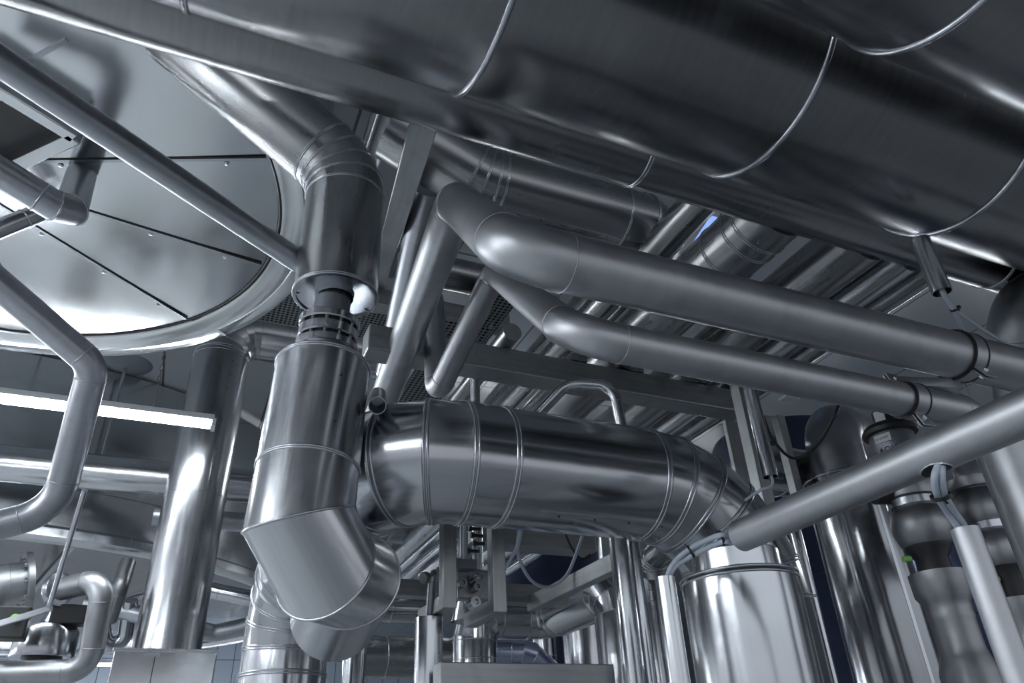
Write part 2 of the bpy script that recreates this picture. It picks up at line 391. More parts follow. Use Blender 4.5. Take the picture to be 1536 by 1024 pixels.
# hatch with dark opening
c0=onz(117,194,TZ-.1); c1=onz(-30,103,TZ-.1); c3=onz(-8,252,TZ-.1); c2=c1+c3-c0
h=thing('access_hatch','open square hatch with black inside under the huge upper left vessel','hatch',(c0+c1+c2+c3)/4)
b=MB()
for a,q in ((c0,c1),(c1,c2),(c2,c3),(c3,c0)): b.beam(a,q,.07,.14)
b.build('hatch_frame',M['tank'],h,bevel=.006)
b=MB(); k=(c0+c1+c2+c3)/4; b.box(k+Z*.02,(c1-c0)/2,(c3-c0)/2,Z*.01); b.build('dark_opening',M['black'],h)
# stub pipe into vessel with mitred elbow, and thin branch
R=.072
pB=pt(104,322,3.4); pA=pt(-60,222,3.15); pC=onz(122,262,TZ-.03)
run('vessel_inlet_pipe','stub pipe with mitred corner rising into the upper left vessel','pipe',[pA,pB,pC],R,M['pipe'],bend=.9,gores=1,bead=.005,rings=[pt(60,296,3.34)],beadmat=M['bead'])
run('vessel_drain_pipe','bright pipe running in from the left edge behind the mitred stub pipe','pipe',[pt(-60,368,3.7),pt(62,318,4.0)],.052,M['clad'],rings=[pt(38,328,3.93)],bead=.005)
# ================================================================= BIG DUCTS OVERHEAD
R=.40
cA=pw(1178,120,322,R); a0=cA-X*4.3; a1=cA+X*3.2
ringsA=[]
for x,y in ((1190,100),):
    pass
def axx(P,x): return along(P,X,x=x)
# seam positions found from the lower silhouette
def seam_on(P,R,lx,ly):
    # point on the X axis line whose lower silhouette sits at image (lx,ly)
    best=None
    for i in range(-600,500):
        q=P+X*(i*.01)
        if dep(q)<.3: continue
        for k in range(24):
            t=2*math.pi*k/24; s=q+(Y*math.cos(t)+Z*math.sin(t))*R; a=prj(s)
            if a[2]<.2: continue
            e=(a[0]-lx)**2+(a[1]-ly)**2
            if best is None or e<best[0]: best=(e,q.copy())
    return best[1]
sA=[seam_on(cA,R,lx,ly) for lx,ly in ((1075,264),(684,160),(1392,353),(268,46),(180,22))]
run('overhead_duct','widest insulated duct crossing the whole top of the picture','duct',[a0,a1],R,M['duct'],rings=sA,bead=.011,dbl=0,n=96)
R=.30; cA2=pw(1352,-150,400,R)
s2=seam_on(cA2,R,1275,58)
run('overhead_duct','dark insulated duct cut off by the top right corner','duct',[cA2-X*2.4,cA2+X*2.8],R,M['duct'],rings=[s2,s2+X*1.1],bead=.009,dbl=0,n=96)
R=.15
cD=pw(1018,246,104,R)
sD=[seam_on(cD,R,940,283),seam_on(cD,R,1500,425)]
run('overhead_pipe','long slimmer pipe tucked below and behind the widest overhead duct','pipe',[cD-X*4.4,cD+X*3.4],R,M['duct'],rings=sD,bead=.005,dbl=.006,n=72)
# diagonal pipe crossing the vessel
pe=pt(448,392,3.15); p_=pt(0,92,2.24); 
run('diagonal_pipe','thin straight pipe slanting across the big vessel down to the vertical duct','pipe',[p_+(p_-pe)*.35,pe],.05,M['pipe'])
# ================================================================= DUCT G/F (down from upper left)
R=.17
f0=pw(503,447,124,R); f1=along(f0,Z,y=262)
gdir=pt(250,30,2.85)
gd=(ony(300,76,f1.y)-f1)
gf=run('hanging_duct','insulated duct with open lower end coming down from upper left','duct',[f1+gd*2.2,f1,f0],R,M['clad2'] if False else M['back'],bend=1.75,gores=4,bead=.0045,dbl=.004,open1=False,caps=False,n=64,
    rings=[f0+Z*.01])
o=MB(); o.lathe([(R,0),(R-.012,0),(R-.012,.008),(.0735,.014),(.0735,.0)],f0,Z,64); o.build('end_plate',M['clad2'],gf)
for a in (20,170,250):
    v=V((math.cos(math.radians(a)),math.sin(math.radians(a)),0)); o=MB(); o.beam(f0+v*.075-Z*-.036,f0+v*.155+Z*.006,.004,.004); o.build('plate_joint',M['seamdark'],gf)
# inner pipe + coupling + lower duct
R=.18
h0=pw(485,553,137,R); h1=pw(451,780,158,R)
hd=(h0-h1).normalized()
h2=pt(488,850,2.51); h3=pt(526,868,2.77); h4=pt(502,925,3.06)
hr=run('coupled_duct','bright insulated duct below the ring coupling with angular bend at its foot','duct',[h0,h1,h2,h3,h4],R,M['clad'],bend=[0,0,0],gores=1,bead=.005,dbl=.004,caps=False,n=64,
    rings=[h0-hd*.005,h0+(h1-h0)*.70],elbowbeads=True,
    lap=[(h0-hd*.03,h0+(h1-h0)*.68,V((.3,-.8,.2)))])
o=MB(); o.lathe([(R,0),(R-.01,.006),(.08,.012)],h0,hd,64); o.build('end_plate',M['clad'],hr)
ce=h0+(f0-h0)*.0
# neck pipe and coupling as its own thing
top=f0+Z*.25; n0=h0-hd*.05
ct=thing('ring_coupling','bolted steel ring coupling on the bare pipe between two ducts','coupling',h0)
ad=(top-n0).normalized()
o=MB(); o.cyl(n0,top,.0725,40); o.build('neck_pipe',M['pipe'],ct)
base=h0+ad*.075
for k,(z0,hh,r) in enumerate(((.0,.035,.122),(.05,.045,.118),(.108,.035,.122))):
    o=MB(); o.lathe([(.07,z0),(r-.005,z0),(r,z0+.005),(r,z0+hh-.005),(r-.005,z0+hh),(.07,z0+hh)],base,ad,56); fl=o.build('flange',M['clad2'],ct)
o=MB(); o.lathe([(.1,.03),(.1,.11)],base,ad,40); o.build('dark_gasket',M['black'],ct)
a=ad.orthogonal().normalized(); bb=ad.cross(a)
for i in range(12):
    t=2*math.pi*i/12; v=a*math.cos(t)+bb*math.sin(t)
    o=MB(); o.cyl(base+v*.108+ad*.03,base+v*.108+ad*.115,.007,8); o.build('bolt',M['cast'],ct)
fv=(CAM-base).normalized(); fv=(fv-ad*fv.dot(ad)).normalized()
o=MB(); o.cyl(base+ad*.072+fv*.11,base+ad*.072+fv*.124,.014,16); o.hexb(base+ad*.072+fv*.124,fv,.008,.005); o.build('grub_screw',M['cast'],ct)
# ================================================================= BIG HORIZONTAL DUCT J
R=.25
jc=pw(718,696,181,R)
jl=axx(jc,576); jr=axx(jc,1096); 
j2=jl+Y*2.2; j3=V((j2.x,j2.y,0)); 
jv=V((jr.x,jr.y,0))
jring=[axx(jc,744)]
run('main_duct','thick insulated duct across the centre bending down at its right end','duct',[j3,j2,jl,jr,jv],R,M['clad2'],bend=[1.6,1.3,2.05],gores=[4,4,6],bead=.006,dbl=.008,n=80,
    rings=jring+[j2-Z*.55,j2-Z*.75],lap=[(axx(jc,790),axx(jc,985),V((0,-.55,-1)))])
# ================================================================= C1 and C2 with risers
R=.085
c1=pw(1090,452,82,R); c1l=axx(c1,772); c1r=c1+X*2.9
cc=pt(684,303,3.0); cl=pt(572,612,4.5)
dl=(cl-cc).normalized()
run('bare_pipe','thick satin steel pipe rising then running right, upper of the clamped pair','pipe',[cl+dl*.5,cc,c1l,c1r],R,M['dull'],bend=[1.25,1.7],n=56)
R=.06
c2=pw(1090,547,57,R); c2l=axx(c2,862); c2r=axx(c2,1468); c2e=V((c2r.x,c2r.y,0))
cm=pt(742,408,3.45); cb=pt(655,592,3.75); cn=pt(650,447,4.25)
ce_=pt(630,428,4.7)
run('bare_pipe','slimmer satin steel pipe with a hook bend, lower of the clamped pair','pipe',[ce_,cn,cb,cm,c2l,c2r,c2e],R,M['dull'],bend=[1.6,1.15,1.2,2.2,1.9],n=48)
# pipe clamps
def clamp(P,R,label,lugs,rr=None):
    t=thing('pipe_clamp',label,'clamp',P,'pipe clamps' if False else None)
    o=MB(); o.lathe([(R+.001,-.03),(R+.007,-.03),(R+.007,.03),(R+.001,.03)],P,X,48); o.build('clamp_band',M['dull'],t)
    for e in (-.0318,.0318):
        o=MB(); o.lathe([(R+.0005,e-.0025),(R+.009,e-.0025),(R+.009,e+.0025),(R+.0005,e+.0025)],P,X,48); o.build('rubber_liner',M['black'],t)
    for v in lugs:
        v=(v-X*v.dot(X)).normalized(); s=X.cross(v)
        c=P+v*(R+.035)
        for off in (-.006,.006):
            o=MB(); o.box(c+s*off,X*.028,v*.032,s*.003); o.build('clamp_lug',M['dull'],t,bevel=.002)
        o=MB(); o.cyl(c-s*.02,c+s*.02,.007,12); o.hexb(c+s*.009,s,.014,.010); o.hexb(c-s*.019,s,.014,.010); o.build('bolt',M['bead'],t)
    return t
q1=axx(c1,1438); q2=axx(c2,1362)
clamp(q1,.085,'wide bolted clamp around the thick upper bare pipe',[V((0,-.55,-.9)),V((0,.3,1))])
clamp(q2,.06,'small bolted clamp around the slimmer lower bare pipe',[V((0,-.35,-1)),V((0,.3,1))])
o=MB(); e0=q2+V((0,.02,.075)); e1=q1+V((0,.05,-.10)); o.beam(e0,e1,.06,.035); o.build('strut',M['dull'],None)
so=bpy.data.objects['strut']; tag(so,'short steel strut joining the two bolted pipe clamps','strut')
o=MB(); r0=pt(1414,553,dep(q1)+.02); r1=pt(1447,660,dep(q1)+.05); o.cyl(r0+Z*.1,r1,.012,16); 
o=o.build('threaded_rod',M['bead'],None); tag(o,'thin bright hanger rod below the wide bolted clamp','rod')
# ================================================================= Q / R_A duct
R=.19
qa=pw(845,306,98,R); q_l=axx(qa,722); q_r=axx(qa,1004)
qdir=ony(640,222,q_l.y)-q_l
run('rack_duct','insulated duct behind the bare pipes bending away at both ends','duct',[q_l+qdir*1.6,q_l,q_r,q_r+Y*6.5],R,M['back'],bend=[1.3,1.2],gores=2,bead=.005,dbl=.004,n=64,
    rings=[axx(qa,745),axx(qa,925)],lap=[(axx(qa,755),axx(qa,918),V((0,-.2,-1))),])
# ================================================================= BEAM B & rack pipes
bb=pt(850,565,4.35)
b0=axx(bb,548); b1=axx(bb,1106)
o=MB(); o.beam(b0,b1,.15,.155); o=o.build('rack_beam',M['beam'],None,bevel=.008); tag(o,'long galvanised box beam under the rack of parallel pipes','beam')
BT=bb.z+.08
bp=axx(bb,1150); bq=axx(bb,1192)
o=MB(); o.beam(bp+Y*.25,bq+Y*.25,.15,.155); o=o.build('rack_beam',M['beam'],None,bevel=.008); tag(o,'short galvanised beam end at right of the post with lit face','beam')
def ypipe(x,y,w,m,label,rings=(),y0=None,y1=9.0,group=None,lift=0,n=48,kind='rack_pipe'):
    zc=BT+.1
    for _ in range(6):
        P=onz(x,y,zc); R=w*dep(P)/(2*F); zc=BT+R+lift
    P=onz(x,y,zc)
    st=P-Y*(P.y-(y0 if y0 is not None else 1.9)); en=V((P.x,y1,P.z))
    rg=[along(P,Y,y=ry) for ry in rings]
    return run(kind,label,'pipe',[st,en],R,m,rings=rg,bead=.005,dbl=.006,n=n)
ypipe(770,496,30,M['back'],'narrow rack pipe leftmost of those lying over the box beam',y0=3.2)
ypipe(1078,392,95,M['back'],'thick banded rack pipe just right of the blue skylight slit',rings=(380,352,338))
ypipe(1228,405,84,M['back'],'broad rack pipe second from the blue skylight slit')
ypipe(1330,405,52,M['clad'],'bright highlighted rack pipe third from the blue skylight slit')
ypipe(1392,408,38,M['back'],'slim rack pipe beside the hanging cable conduit')
ypipe(1010,345,52,M['back'],'high rack pipe seen left of the blue skylight slit',lift=.45)
# ================================================================= K vessel lower right of centre
R=.2
k0=pw(1107,866,170,R)
k=thing('insulated_riser','bright vertical insulated vessel with ringed collar at bottom centre right','vessel',V((k0.x,k0.y,0)))
o=MB(); o.lathe([(R,-k0.z),(R,-.05),(R,-.02)],k0,Z,80); o.build('shell',M['clad2'],k)
bead_mesh('rim_bead',ringat(k0-Z*.012,Z,R*1.0,80,X),.005,M['bead'],k,.008,Z)
o=MB(); o.lathe([(R,-.02),(R-.012,.0),(R-.05,.006),(.155,.012),(.155,.075),(.148,.082),(.12,.085),(.0001,.09)],k0,Z,80); o.build('top_collar',M['clad2'],k)
o=MB(); o.beam(V((k0.x,k0.y,0))+V((.34,-.94,0))*R*-.999*0+V((math.cos(-.3),math.sin(-.3),0))*R,k0+V((math.cos(-.3),math.sin(-.3),0))*R-Z*.03,.004,.014,V((math.cos(-.3),math.sin(-.3),0))); o.build('lap_joint',M['bead'],k)
# ================================================================= conduits S,T,U
R=.045
s0=pw(1112,803,47,R); s1=V((s0.x,-.35,s0.z))
sd=thing('cable_conduit','large slanting cable conduit in the right foreground with cut open end','conduit',s0)
run('','','',[s0,s1],R,M['dull'],open0=True,parent=sd,n=48,sub='tube')
hp=along(s0,Y,x=1400)-Z*.0
vv=(CAM-hp).normalized(); 
hn=V((-.25,0,-1)); hn=(hn-Y*hn.dot(Y)).normalized()
hv=hn.cross(Y)
def holering(rx,ry,off,n=32): 
    return [hp+Y*(math.cos(2*math.pi*i/n)*rx)+hv*(math.sin(2*math.pi*i/n)*ry)+hn*(math.sqrt(R*R-min(R*R*.98,(math.sin(2*math.pi*i/n)*ry)**2))+off) for i in range(n)]
bead_mesh('slot_rim',holering(.036,.021,0),.0025,M['bead'],sd)
hr_=holering(.034,.019,.0012); o=MB(); o.add(hr_+[hp+hn*(R*.96+.0025)],[[i,(i+1)%32,32] for i in range(32)]); o.build('slot_opening',M['black'],sd)
R=.032
t0=pw(997,866,30,R); 
run('cable_conduit','short upright conduit left of the bright ringed vessel with grey cables entering','conduit',[V((t0.x,t0.y,0)),t0],R,M['clad'],open1=True)
R=.03
u0=pw(1447,793,40,R)
run('cable_conduit','upright conduit at lower right with two grey cables entering its top','conduit',[V((u0.x,u0.y,0)),u0],R,M['dull'],open1=True)
def cable(name,label,pts,r,m,cat='cable',group=None,res=10,parent=None):
    # smooth path through points (Catmull-Rom) swept to a mesh
    P=[pts[0]*2-pts[1]]+list(pts)+[pts[-1]*2-pts[-2]]; path=[]
    for i in range(1,len(P)-2):
        for k in range(res):
            t=k/res; a,b_,c,d=P[i-1],P[i],P[i+1],P[i+2]
            path.append(.5*((2*b_)+(c-a)*t+(2*a-5*b_+4*c-d)*t*t+(3*b_-a-3*c+d)*t**3))
    path.append(P[-2]); K=10; vs=[];fs=[]; 
    d0=(path[1]-path[0]).normalized(); nrm=d0.orthogonal().normalized()
    for i,p in enumerate(path):
        d=(path[min(i+1,len(path)-1)]-path[max(i-1,0)]).normalized(); nrm=(nrm-d*nrm.dot(d)).normalized(); bn=d.cross(nrm)
        for k in range(K): t=2*math.pi*k/K; vs.append(p+(nrm*math.cos(t)+bn*math.sin(t))*r)
    for i in range(len(path)-1):
        for k in range(K): l=(k+1)%K; fs.append([i*K+k,i*K+l,(i+1)*K+l,(i+1)*K+k])
    fs.append(list(range(K-1,-1,-1))); fs.append([(len(path)-1)*K+k for k in range(K)])
    o=link(name,vs,fs,m,parent)
    if parent is None: tag(o,label,cat,group)
    return o
def tie(p,d,r,label,near=None):
    o=MB(); d=d.normalized(); o.lathe([(r,-.004),(r+.003,-.004),(r+.003,.004),(r,.004),(r,-.004)],p,d,20)
    a=d.orthogonal().normalized(); o.beam(p+a*r,p+a*(r+.03),.005,.003,d); o=o.build('cable_tie',M['black'],None); tag(o,label,'cable tie'); return o
ds=dep(s0); dt=dep(t0)
for i,(dx,dy,l) in enumerate(((0,0,'upper grey cable looping from the large conduit into the short upright conduit'),(6,9,'lower grey cable looping from the large conduit into the short upright conduit'))):
    cable('cable',l,[s0-Y*.1+Z*(.012-.02*i),s0+Y*.03+Z*(.012-.02*i),pt(1075+dx,804+dy,ds+.04),pt(1035+dx,823+dy,dt-.01),pt(1008+dx*.5,848+dy*.4,dt),t0-Z*.03+X*(.008*i-.006)],.0085,M['cable'])
tie(pt(1082,807,ds+.04),pt(1092,805,ds)-pt(1072,811,ds),.020,'black cable tie nearer the cut end of the large conduit')
tie(pt(1036,827,dt-.01),pt(1046,822,dt)-pt(1026,834,dt),.019,'black cable tie nearer the short upright conduit')
for i,(dx,l) in enumerate(((0,'left grey cable dropping from the slot into the lower right conduit'),(11,'right grey cable dropping from the slot into the lower right conduit'))):
    cable('cable',l,[hp+hn*.02+Y*(-.02),pt(1402+dx,714,dep(hp)-.05),pt(1406+dx,742,dep(hp)-.02),pt(1419+dx,765,dep(u0)-.01),pt(1436+dx,790,dep(u0)),u0-Z*.05+X*.008*i],.0075,M['cable'])
tie(pt(1411,744,dep(hp)-.02),pt(1414,752,1.6)-pt(1406,732,1.6),.018,'black cable tie on the cables below the conduit slot')
# ================================================================= right insulated vessel X with elbow
R=.24
x0=pw(1285,790,118,R)
xk=thing('insulated_vessel','tall dark reflective vertical vessel under the slanting conduit at right','vessel',V((x0.x,x0.y,0)))
x1=along(x0,Z,y=722)
o=MB(); o.lathe([(R,-x1.z),(R,0),(R-.01,.012),(.15,.03)],x1,Z,80); o.build('shell',M['darkclad'],xk)
o=MB(); o.beam(V((x0.x,x0.y,0))+V((-.2,-.98,0))*R,x1+V((-.2,-.98,0))*R-Z*.01,.02,.003,V((-.2,-.98,0))); o.build('lap_joint',M['bead'],xk)
bead_mesh('rim_bead',ringat(x1,Z,R,80,X),.007,M['bead'],xk,.0)
xe=along(x1,Z,y=640)
R2=.17
run('elbow_pipe','smooth bare elbow rising from the tall dark vessel at right','pipe',[x1-Z*.05,xe+Z*.0,xe+V((.55,.25,.10))],R2,M['cast'],bend=1.25,n=56)
# horizontal pipe behind it going to the left
hx=pt(1205,712,5.0)
run('bare_pipe','glossy pipe passing behind the post and dark vessel right of centre','pipe',[axx(hx,1120)-Y*.0,axx(hx,1165),axx(hx,1340)],.17,M['back'],rings=[axx(hx,1162)],bead=.006)
# ================================================================= LEFT SIDE
R=.06
aa=[pt(-150,300,2.7),pt(141,548,3.05),pt(84,765,3.05),pt(-120,818,2.8)]
run('bare_pipe','curving pipe with two bends in front of the fluorescent batten at left edge','pipe',aa,R,M['pipe'],bend=[1.9,3.2],n=48)
R=.25
dp=pw(293,748,87,R); dtop=along(dp,Z,y=495); dbot=along(dp,Z,y=983)
run('riser_duct','tall bright insulated riser standing on a sheet metal box at left','duct',[dbot,dtop,dtop+X*1.7],R,M['clad'],bend=[1.25],gores=5,bead=.0035,dbl=0,n=64,
    rings=[dp,dp+(dtop-dp)*.83,dp+(dtop-dp)*.80,along(dtop,X,x=430)],lap=[(dbot,dp-Z*.02,V((.35,-1,0))),(dp+Z*.02,dp+(dtop-dp)*.78,V((.35,-1,0)))])
bx=thing('sheet_metal_box','sheet metal box with toggle latch carrying the tall riser at bottom left','box',V((dbot.x,dbot.y,0)))
w_=.345; o=MB(); c=V((dbot.x,dbot.y,dbot.z/2)); o.box(c,X*w_,Y*w_,Z*(dbot.z/2)); o.build('box_body',M['tank'],bx,bevel=.006)
o=MB(); o.box(V((c.x,c.y,dbot.z-.012)),X*(w_+.012),Y*(w_+.012),Z*.012); o.build('lid_rim',M['clad'],bx,bevel=.004)
fx=V((c.x,c.y-w_,0)); sp=along(V((c.x,c.y-w_,dbot.z)),X,x=235)
o=MB(); o.beam(V((sp.x,sp.y-.003,dbot.z-.03)),V((sp.x,sp.y-.003,.2)),.006,.006,Y); o.build('door_gap',M['seamdark'],bx)
lt=V((sp.x-.02,sp.y-.012,dbot.z-.045))
o=MB(); o.box(lt,X*.05,Y*.006,Z*.014); q=o.build('latch',M['bead'],bx,bevel=.003)
o=MB(); o.cyl(lt-X*.04-Y*.01,lt-X*.04-Y*.03,.012,14); o.beam(lt-X*.04-Y*.02,lt+X*.045-Y*.014,.008,.008); o.build('latch_lever',M['clad'],q)
R=.17
cc1=pw(150,708,53,R); 
run('wall_pipe','bright horizontal pipe running behind the tall riser below the batten','pipe',[axx(cc1,-200),axx(cc1,620)],R,M['clad'],n=48)
R=.095; cc2=pw(360,783,28,R)
run('wall_pipe','thin dark horizontal pipe below the bright one seen right of the riser','pipe',[axx(cc2,230),axx(cc2,620)],R,M['pipe'],n=32)
# ceiling rose and hanger rod
fa=pt(-30,993,17.5); fluorescent(fa+X*1.9,X,3.9,'far fluorescent batten glowing behind the looped pipe at the bottom left corner',w=.17)
cr_=onz(190,545,CZ); t=thing('ceiling_hanger','thin hanger rod with round ceiling rose behind the batten','hanger',cr_)
o=MB(); o.lathe([(.0001,-.06),(.12,-.05),(.26,-.012),(.27,0)],cr_,Z,32); o.build('ceiling_rose',M['wallgrey'],t)
o=MB(); o.cyl(cr_-Z*.05,along(cr_,Z,y=545)*1+(cr_-cr_)-Z*1.35,.018,12); o.build('rod',M['bead'],t)
# second vessel far left
EC=V((-2.2,12.0,3.8)); ER=3.85
t=thing('vessel','second round vessel farther back at lower left with dark underside','vessel',EC)
o=MB(); o.lathe([(ER-.02,.10),(ER,.12),(ER,.50),(ER-.02,.52),(ER-.02,1.9)],EC,Z,140); o.build('shell',M['tank'],t)
o=MB(); o.lathe([(ER+.0,.12),(ER+.05,.08),(ER+.05,0),(ER,-.03),(ER-.12,-.03),(ER-.14,.02)],EC,Z,140); o.build('rim_ring',M['clad'],t)
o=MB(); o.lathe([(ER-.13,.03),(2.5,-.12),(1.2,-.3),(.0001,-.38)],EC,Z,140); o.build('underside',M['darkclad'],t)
for a in range(-150,-20,26):
    v=V((math.cos(math.radians(a)),math.sin(math.radians(a)),0)); o=MB(); o.beam(EC+v*1.3-Z*.30,EC+v*3.65+Z*.0,.05,.03); o.build('plate_seam',M['bead'],t)
# pump pipework lower left
f1_=pt(40,872,6.3)
fr=run('flanged_pipe','fat flanged pipe entering from the left edge at bottom left','pipe',[pt(-70,1040,5.9),pt(-25,880,6.1),f1_],.17,M['cast'],bend=1.2,n=40)
ax=(f1_-pt(-25,880,6.1)).normalized()
o=MB(); o.lathe([(.16,-.02),(.245,-.02),(.25,-.015),(.25,.03),(.17,.035)],f1_,ax,40); o.build('flange',M['cast'],fr)
a=ax.orthogonal().normalized(); bb_=ax.cross(a)
for i in range(10):
    tt=2*math.pi*i/10; v=(a*math.cos(tt)+bb_*math.sin(tt))*.21; o=MB(); o.hexb(f1_+v-ax*.045,ax,.02,.03); o.build('bolt',M['bead'],fr)
R=.085
lp=[pt(88,884,5.6),pt(158,868,5.5),pt(132,1006,5.3),pt(-60,1012,5.2)]
lr=run('looped_pipe','satin pipe making a square loop at the bottom left corner','pipe',lp,R,M['cast'],bend=[1.6,1.9],n=40)
ax=(lp[1]-lp[0]).normalized(); o=MB(); o.lathe([(.05,-.03),(.125,-.03),(.13,0),(.125,.02),(.08,.03)],lp[0],ax,32); o.build('flange',M['bead'],lr)
vb=pt(62,988,5.5); t=thing('process_valve','steel valve body with black switch box on top at bottom left','valve',vb)
vt=along(vb,Z,y=938)
o=MB(); o.lathe([(.0001,0),(.215,0),(.22,.01),(.215,(vt-vb).length-.05),(.19,(vt-vb).length-.01),(.08,(vt-vb).length+.02),(.05,(vt-vb).length+.10),(.0001,(vt-vb).length+.10)],vb,Z,48); o.build('housing',M['clad2'],t)
o=MB(); o.box(vt+V((.12,-.1,.06)),X*.12,Y*.08,Z*.07); o.build('switch_box',M['black'],t,bevel=.01)
o=MB(); o.lathe([(.0001,-.1),(.12,-.1),(.14,0),(.0001,0)],vb,Z,32); o.build('base_ring',M['black'],t)
vb=pt(12,935,5.2); t=thing('switch_box','black switch box with small green cap at the far bottom left','switch box',vb)
o=MB(); o.box(vb,X*.13,Y*.08,Z*.11); o.build('case',M['black'],t,bevel=.012)
o=MB(); o.cyl(vb+V((.05,-.08,.02)),vb+V((.05,-.12,.02)),.028,12); o.build('green_cap',M['green'],t)
t=thing('hanger_rod','pale rod hanging down to a crossbar at lower left','hanger',pt(127,735,4.6))
o=MB(); o.cyl(pt(127,735,4.6),pt(73,912,4.9),.017,12); o.build('rod',M['bead'],t)
o=MB(); o.beam(pt(76,912,4.9),pt(-30,944,4.7),.035,.035); o.build('crossbar',M['bead'],t)
def vpipe(name,label,x,y,w,R,m,ytop=None,ztop=None,rings=(),zb=0.0,n=40,**k):
    P=pw(x,y,w,R); top=along(P,Z,y=ytop) if ytop is not None else V((P.x,P.y,ztop))
    return run(name,label,'pipe',[V((P.x,P.y,zb)),top],R,m,rings=[along(P,Z,y=r) for r in rings],bead=.004,n=n,**k)
run('vessel_outlet','short outlet pipe slanting down from the second vessel','pipe',[pt(192,842,7.2),pt(180,880,7.0),pt(163,930,7.0)],.075,M['cast'],bend=1.5,n=32)
run('background_pipe','upper of the thin pipes seen right of the riser foot','pipe',[pt(250,868,7.2),pt(330,888,7.2),pt(420,906,7.2)],.075,M['clad2'],n=32,rings=[pt(318,885,7.2)])
run('background_pipe','lower of the pipes seen right of the riser foot, bending to the left','pipe',[pt(130,905,7.6),pt(250,930,7.6),pt(320,950,7.8),pt(430,925,8)],.09,M['pipe'],n=32)
run('background_pipe','small u-shaped pipe between the looped pipe and the riser','pipe',[pt(150,905,7.5),pt(158,968,7.5),pt(186,962,7.6),pt(196,900,7.6)],.075,M['clad2'],n=32,bend=1.3)
vpipe('thin_pole','thin upright pole left of the coupled duct foot',389,945,9.5,.02,M['bead'],ytop=800,n=16)
vpipe('banded_pipe','banded upright pipe half hidden behind the coupled duct foot',412,985,54,.14,M['back'],ytop=905,rings=(935,975,1010))
vpipe('ribbed_pipe','dark upright pipe right of the banded duct below the mitred bend',533,980,34,.08,M['clad2'],ytop=900,rings=(940,))
hb=pw(590,985,58,.17)
run('background_pipe','thick horizontal banded pipe behind the hook-topped post','pipe',[axx(hb,520),axx(hb,720)],.17,M['back'],rings=[axx(hb,576)],n=40)
hb=pw(600,912,40,.13)
run('background_pipe','horizontal pipe under the low beam left of the twin brackets','pipe',[axx(hb,540),axx(hb,640)],.13,M['clad2'],rings=[axx(hb,585)],n=40)
def xbeam(x0,x1,x,y,h,d,label,m='beam',depth=None,name='support_beam'):
    P=pt(x,y,d); H=h*d/F; o=MB(); o.beam(axx(P,x0),axx(P,x1),depth or H,H); o=o.build(name,M[m],None,bevel=.004); tag(o,label,'beam'); return o
xbeam(540,700,610,883,24,5.0,'low crossbeam just left of the twin brackets')
xbeam(700,848,790,893,27,4.4,'bright grooved crossbeam right of the twin brackets')
xbeam(655,914,790,1016,36,3.0,'wide channel beam along the bottom centre of the picture')
xbeam(700,885,800,806,38,5.2,'high crossbeam glimpsed just under the main duct')
P=pt(850,880,4.0); o=MB(); o.beam(along(P,Y,x=797),along(P,Y,x=925),.06,.085); o=o.build('support_beam',M['beam'],None,bevel=.004); tag(o,'slanting box beam rising to the twin upright pipes','beam')
# twin upright pipes
vpipe('upright_pipe','left and thicker of the twin upright pipes below the main duct',932,860,28,.042,M['clad2'],ytop=640,n=40)
vpipe('upright_pipe','right and thinner of the twin upright pipes below the main duct',955,860,19,.029,M['clad2'],ytop=650,n=32)
run('looped_pipe','thin arched pipe looping above the main duct','pipe',[pt(790,640,4.0),pt(852,574,4.0),pt(920,578,3.9),pt(936,660,3.8)],.030,M['clad2'],bend=[5,4],n=32)
vpipe('thin_pole','thin upright pole standing up behind the main duct and box beam',712,560,15,.03,M['clad'],ytop=510,zb=2.2,n=24)
# twin brackets under main duct
for i,(x,xf,l) in enumerate(((672,640,'left of the twin L-shaped brackets hanging under the main duct'),(743,713,'right of the twin L-shaped brackets hanging under the main duct'))):
    P=pt(x,790,3.25); q=along(P,Z,y=903+6*i); t=thing('hanging_bracket',l,'bracket',P)
    o=MB(); o.beam(q-Z*.03,P+Z*.12,.062,.062,Y); o.build('upright_bar',M['beam'],t,bevel=.004)
    o=MB(); o.beam(q+Y*.031,q+Y*.33,.062,.062); o.build('foot_bar',M['beam'],t,bevel=.004)
t=thing('valve_manifold','small dark valve block with glossy fittings between the twin brackets','valve',pt(700,870,3.5))
D=3.45
o=MB(); o.cyl(pt(695,836,D),pt(695,775,D),.022,24); o.build('cylinder',M['clad2'],t)
o=MB(); o.box(pt(697,847,D),X*.05,Y*.03,Z*.022); o.build('plate',M['cast'],t,bevel=.003)
o=MB(); o.box(pt(708,878,D+.05),X*.085,Y*.03,Z*.07); o.build('block',M['cast'],t,bevel=.008)
for (x,y,r,l) in ((711,868,.020,'nut'),(709,905,.026,'port'),(690,876,.022,'blank_cap'),(712,882,.020,'blank_cap'),(717,868,.010,'nut')):
    c=pt(x,y,D); o=MB(); o.lathe([(.0001,-.03),(r*.5,-.03),(r*.55,-.045),(r,-.045),(r,.02),(.0001,.02)],c,Y,20); o.build(l,M['clad2'] if l!='blank_cap' else M['cast'],t)
for (x,y) in ((712,793),(715,803),(718,815),(709,826)):
    c=pt(x,y,D+.03); o=MB(); o.cyl(c-X*.025,c+X*.03,.008,12); o.hexb(c-X*.03,X,.014,.014); o.build('fitting',M['black'],t)
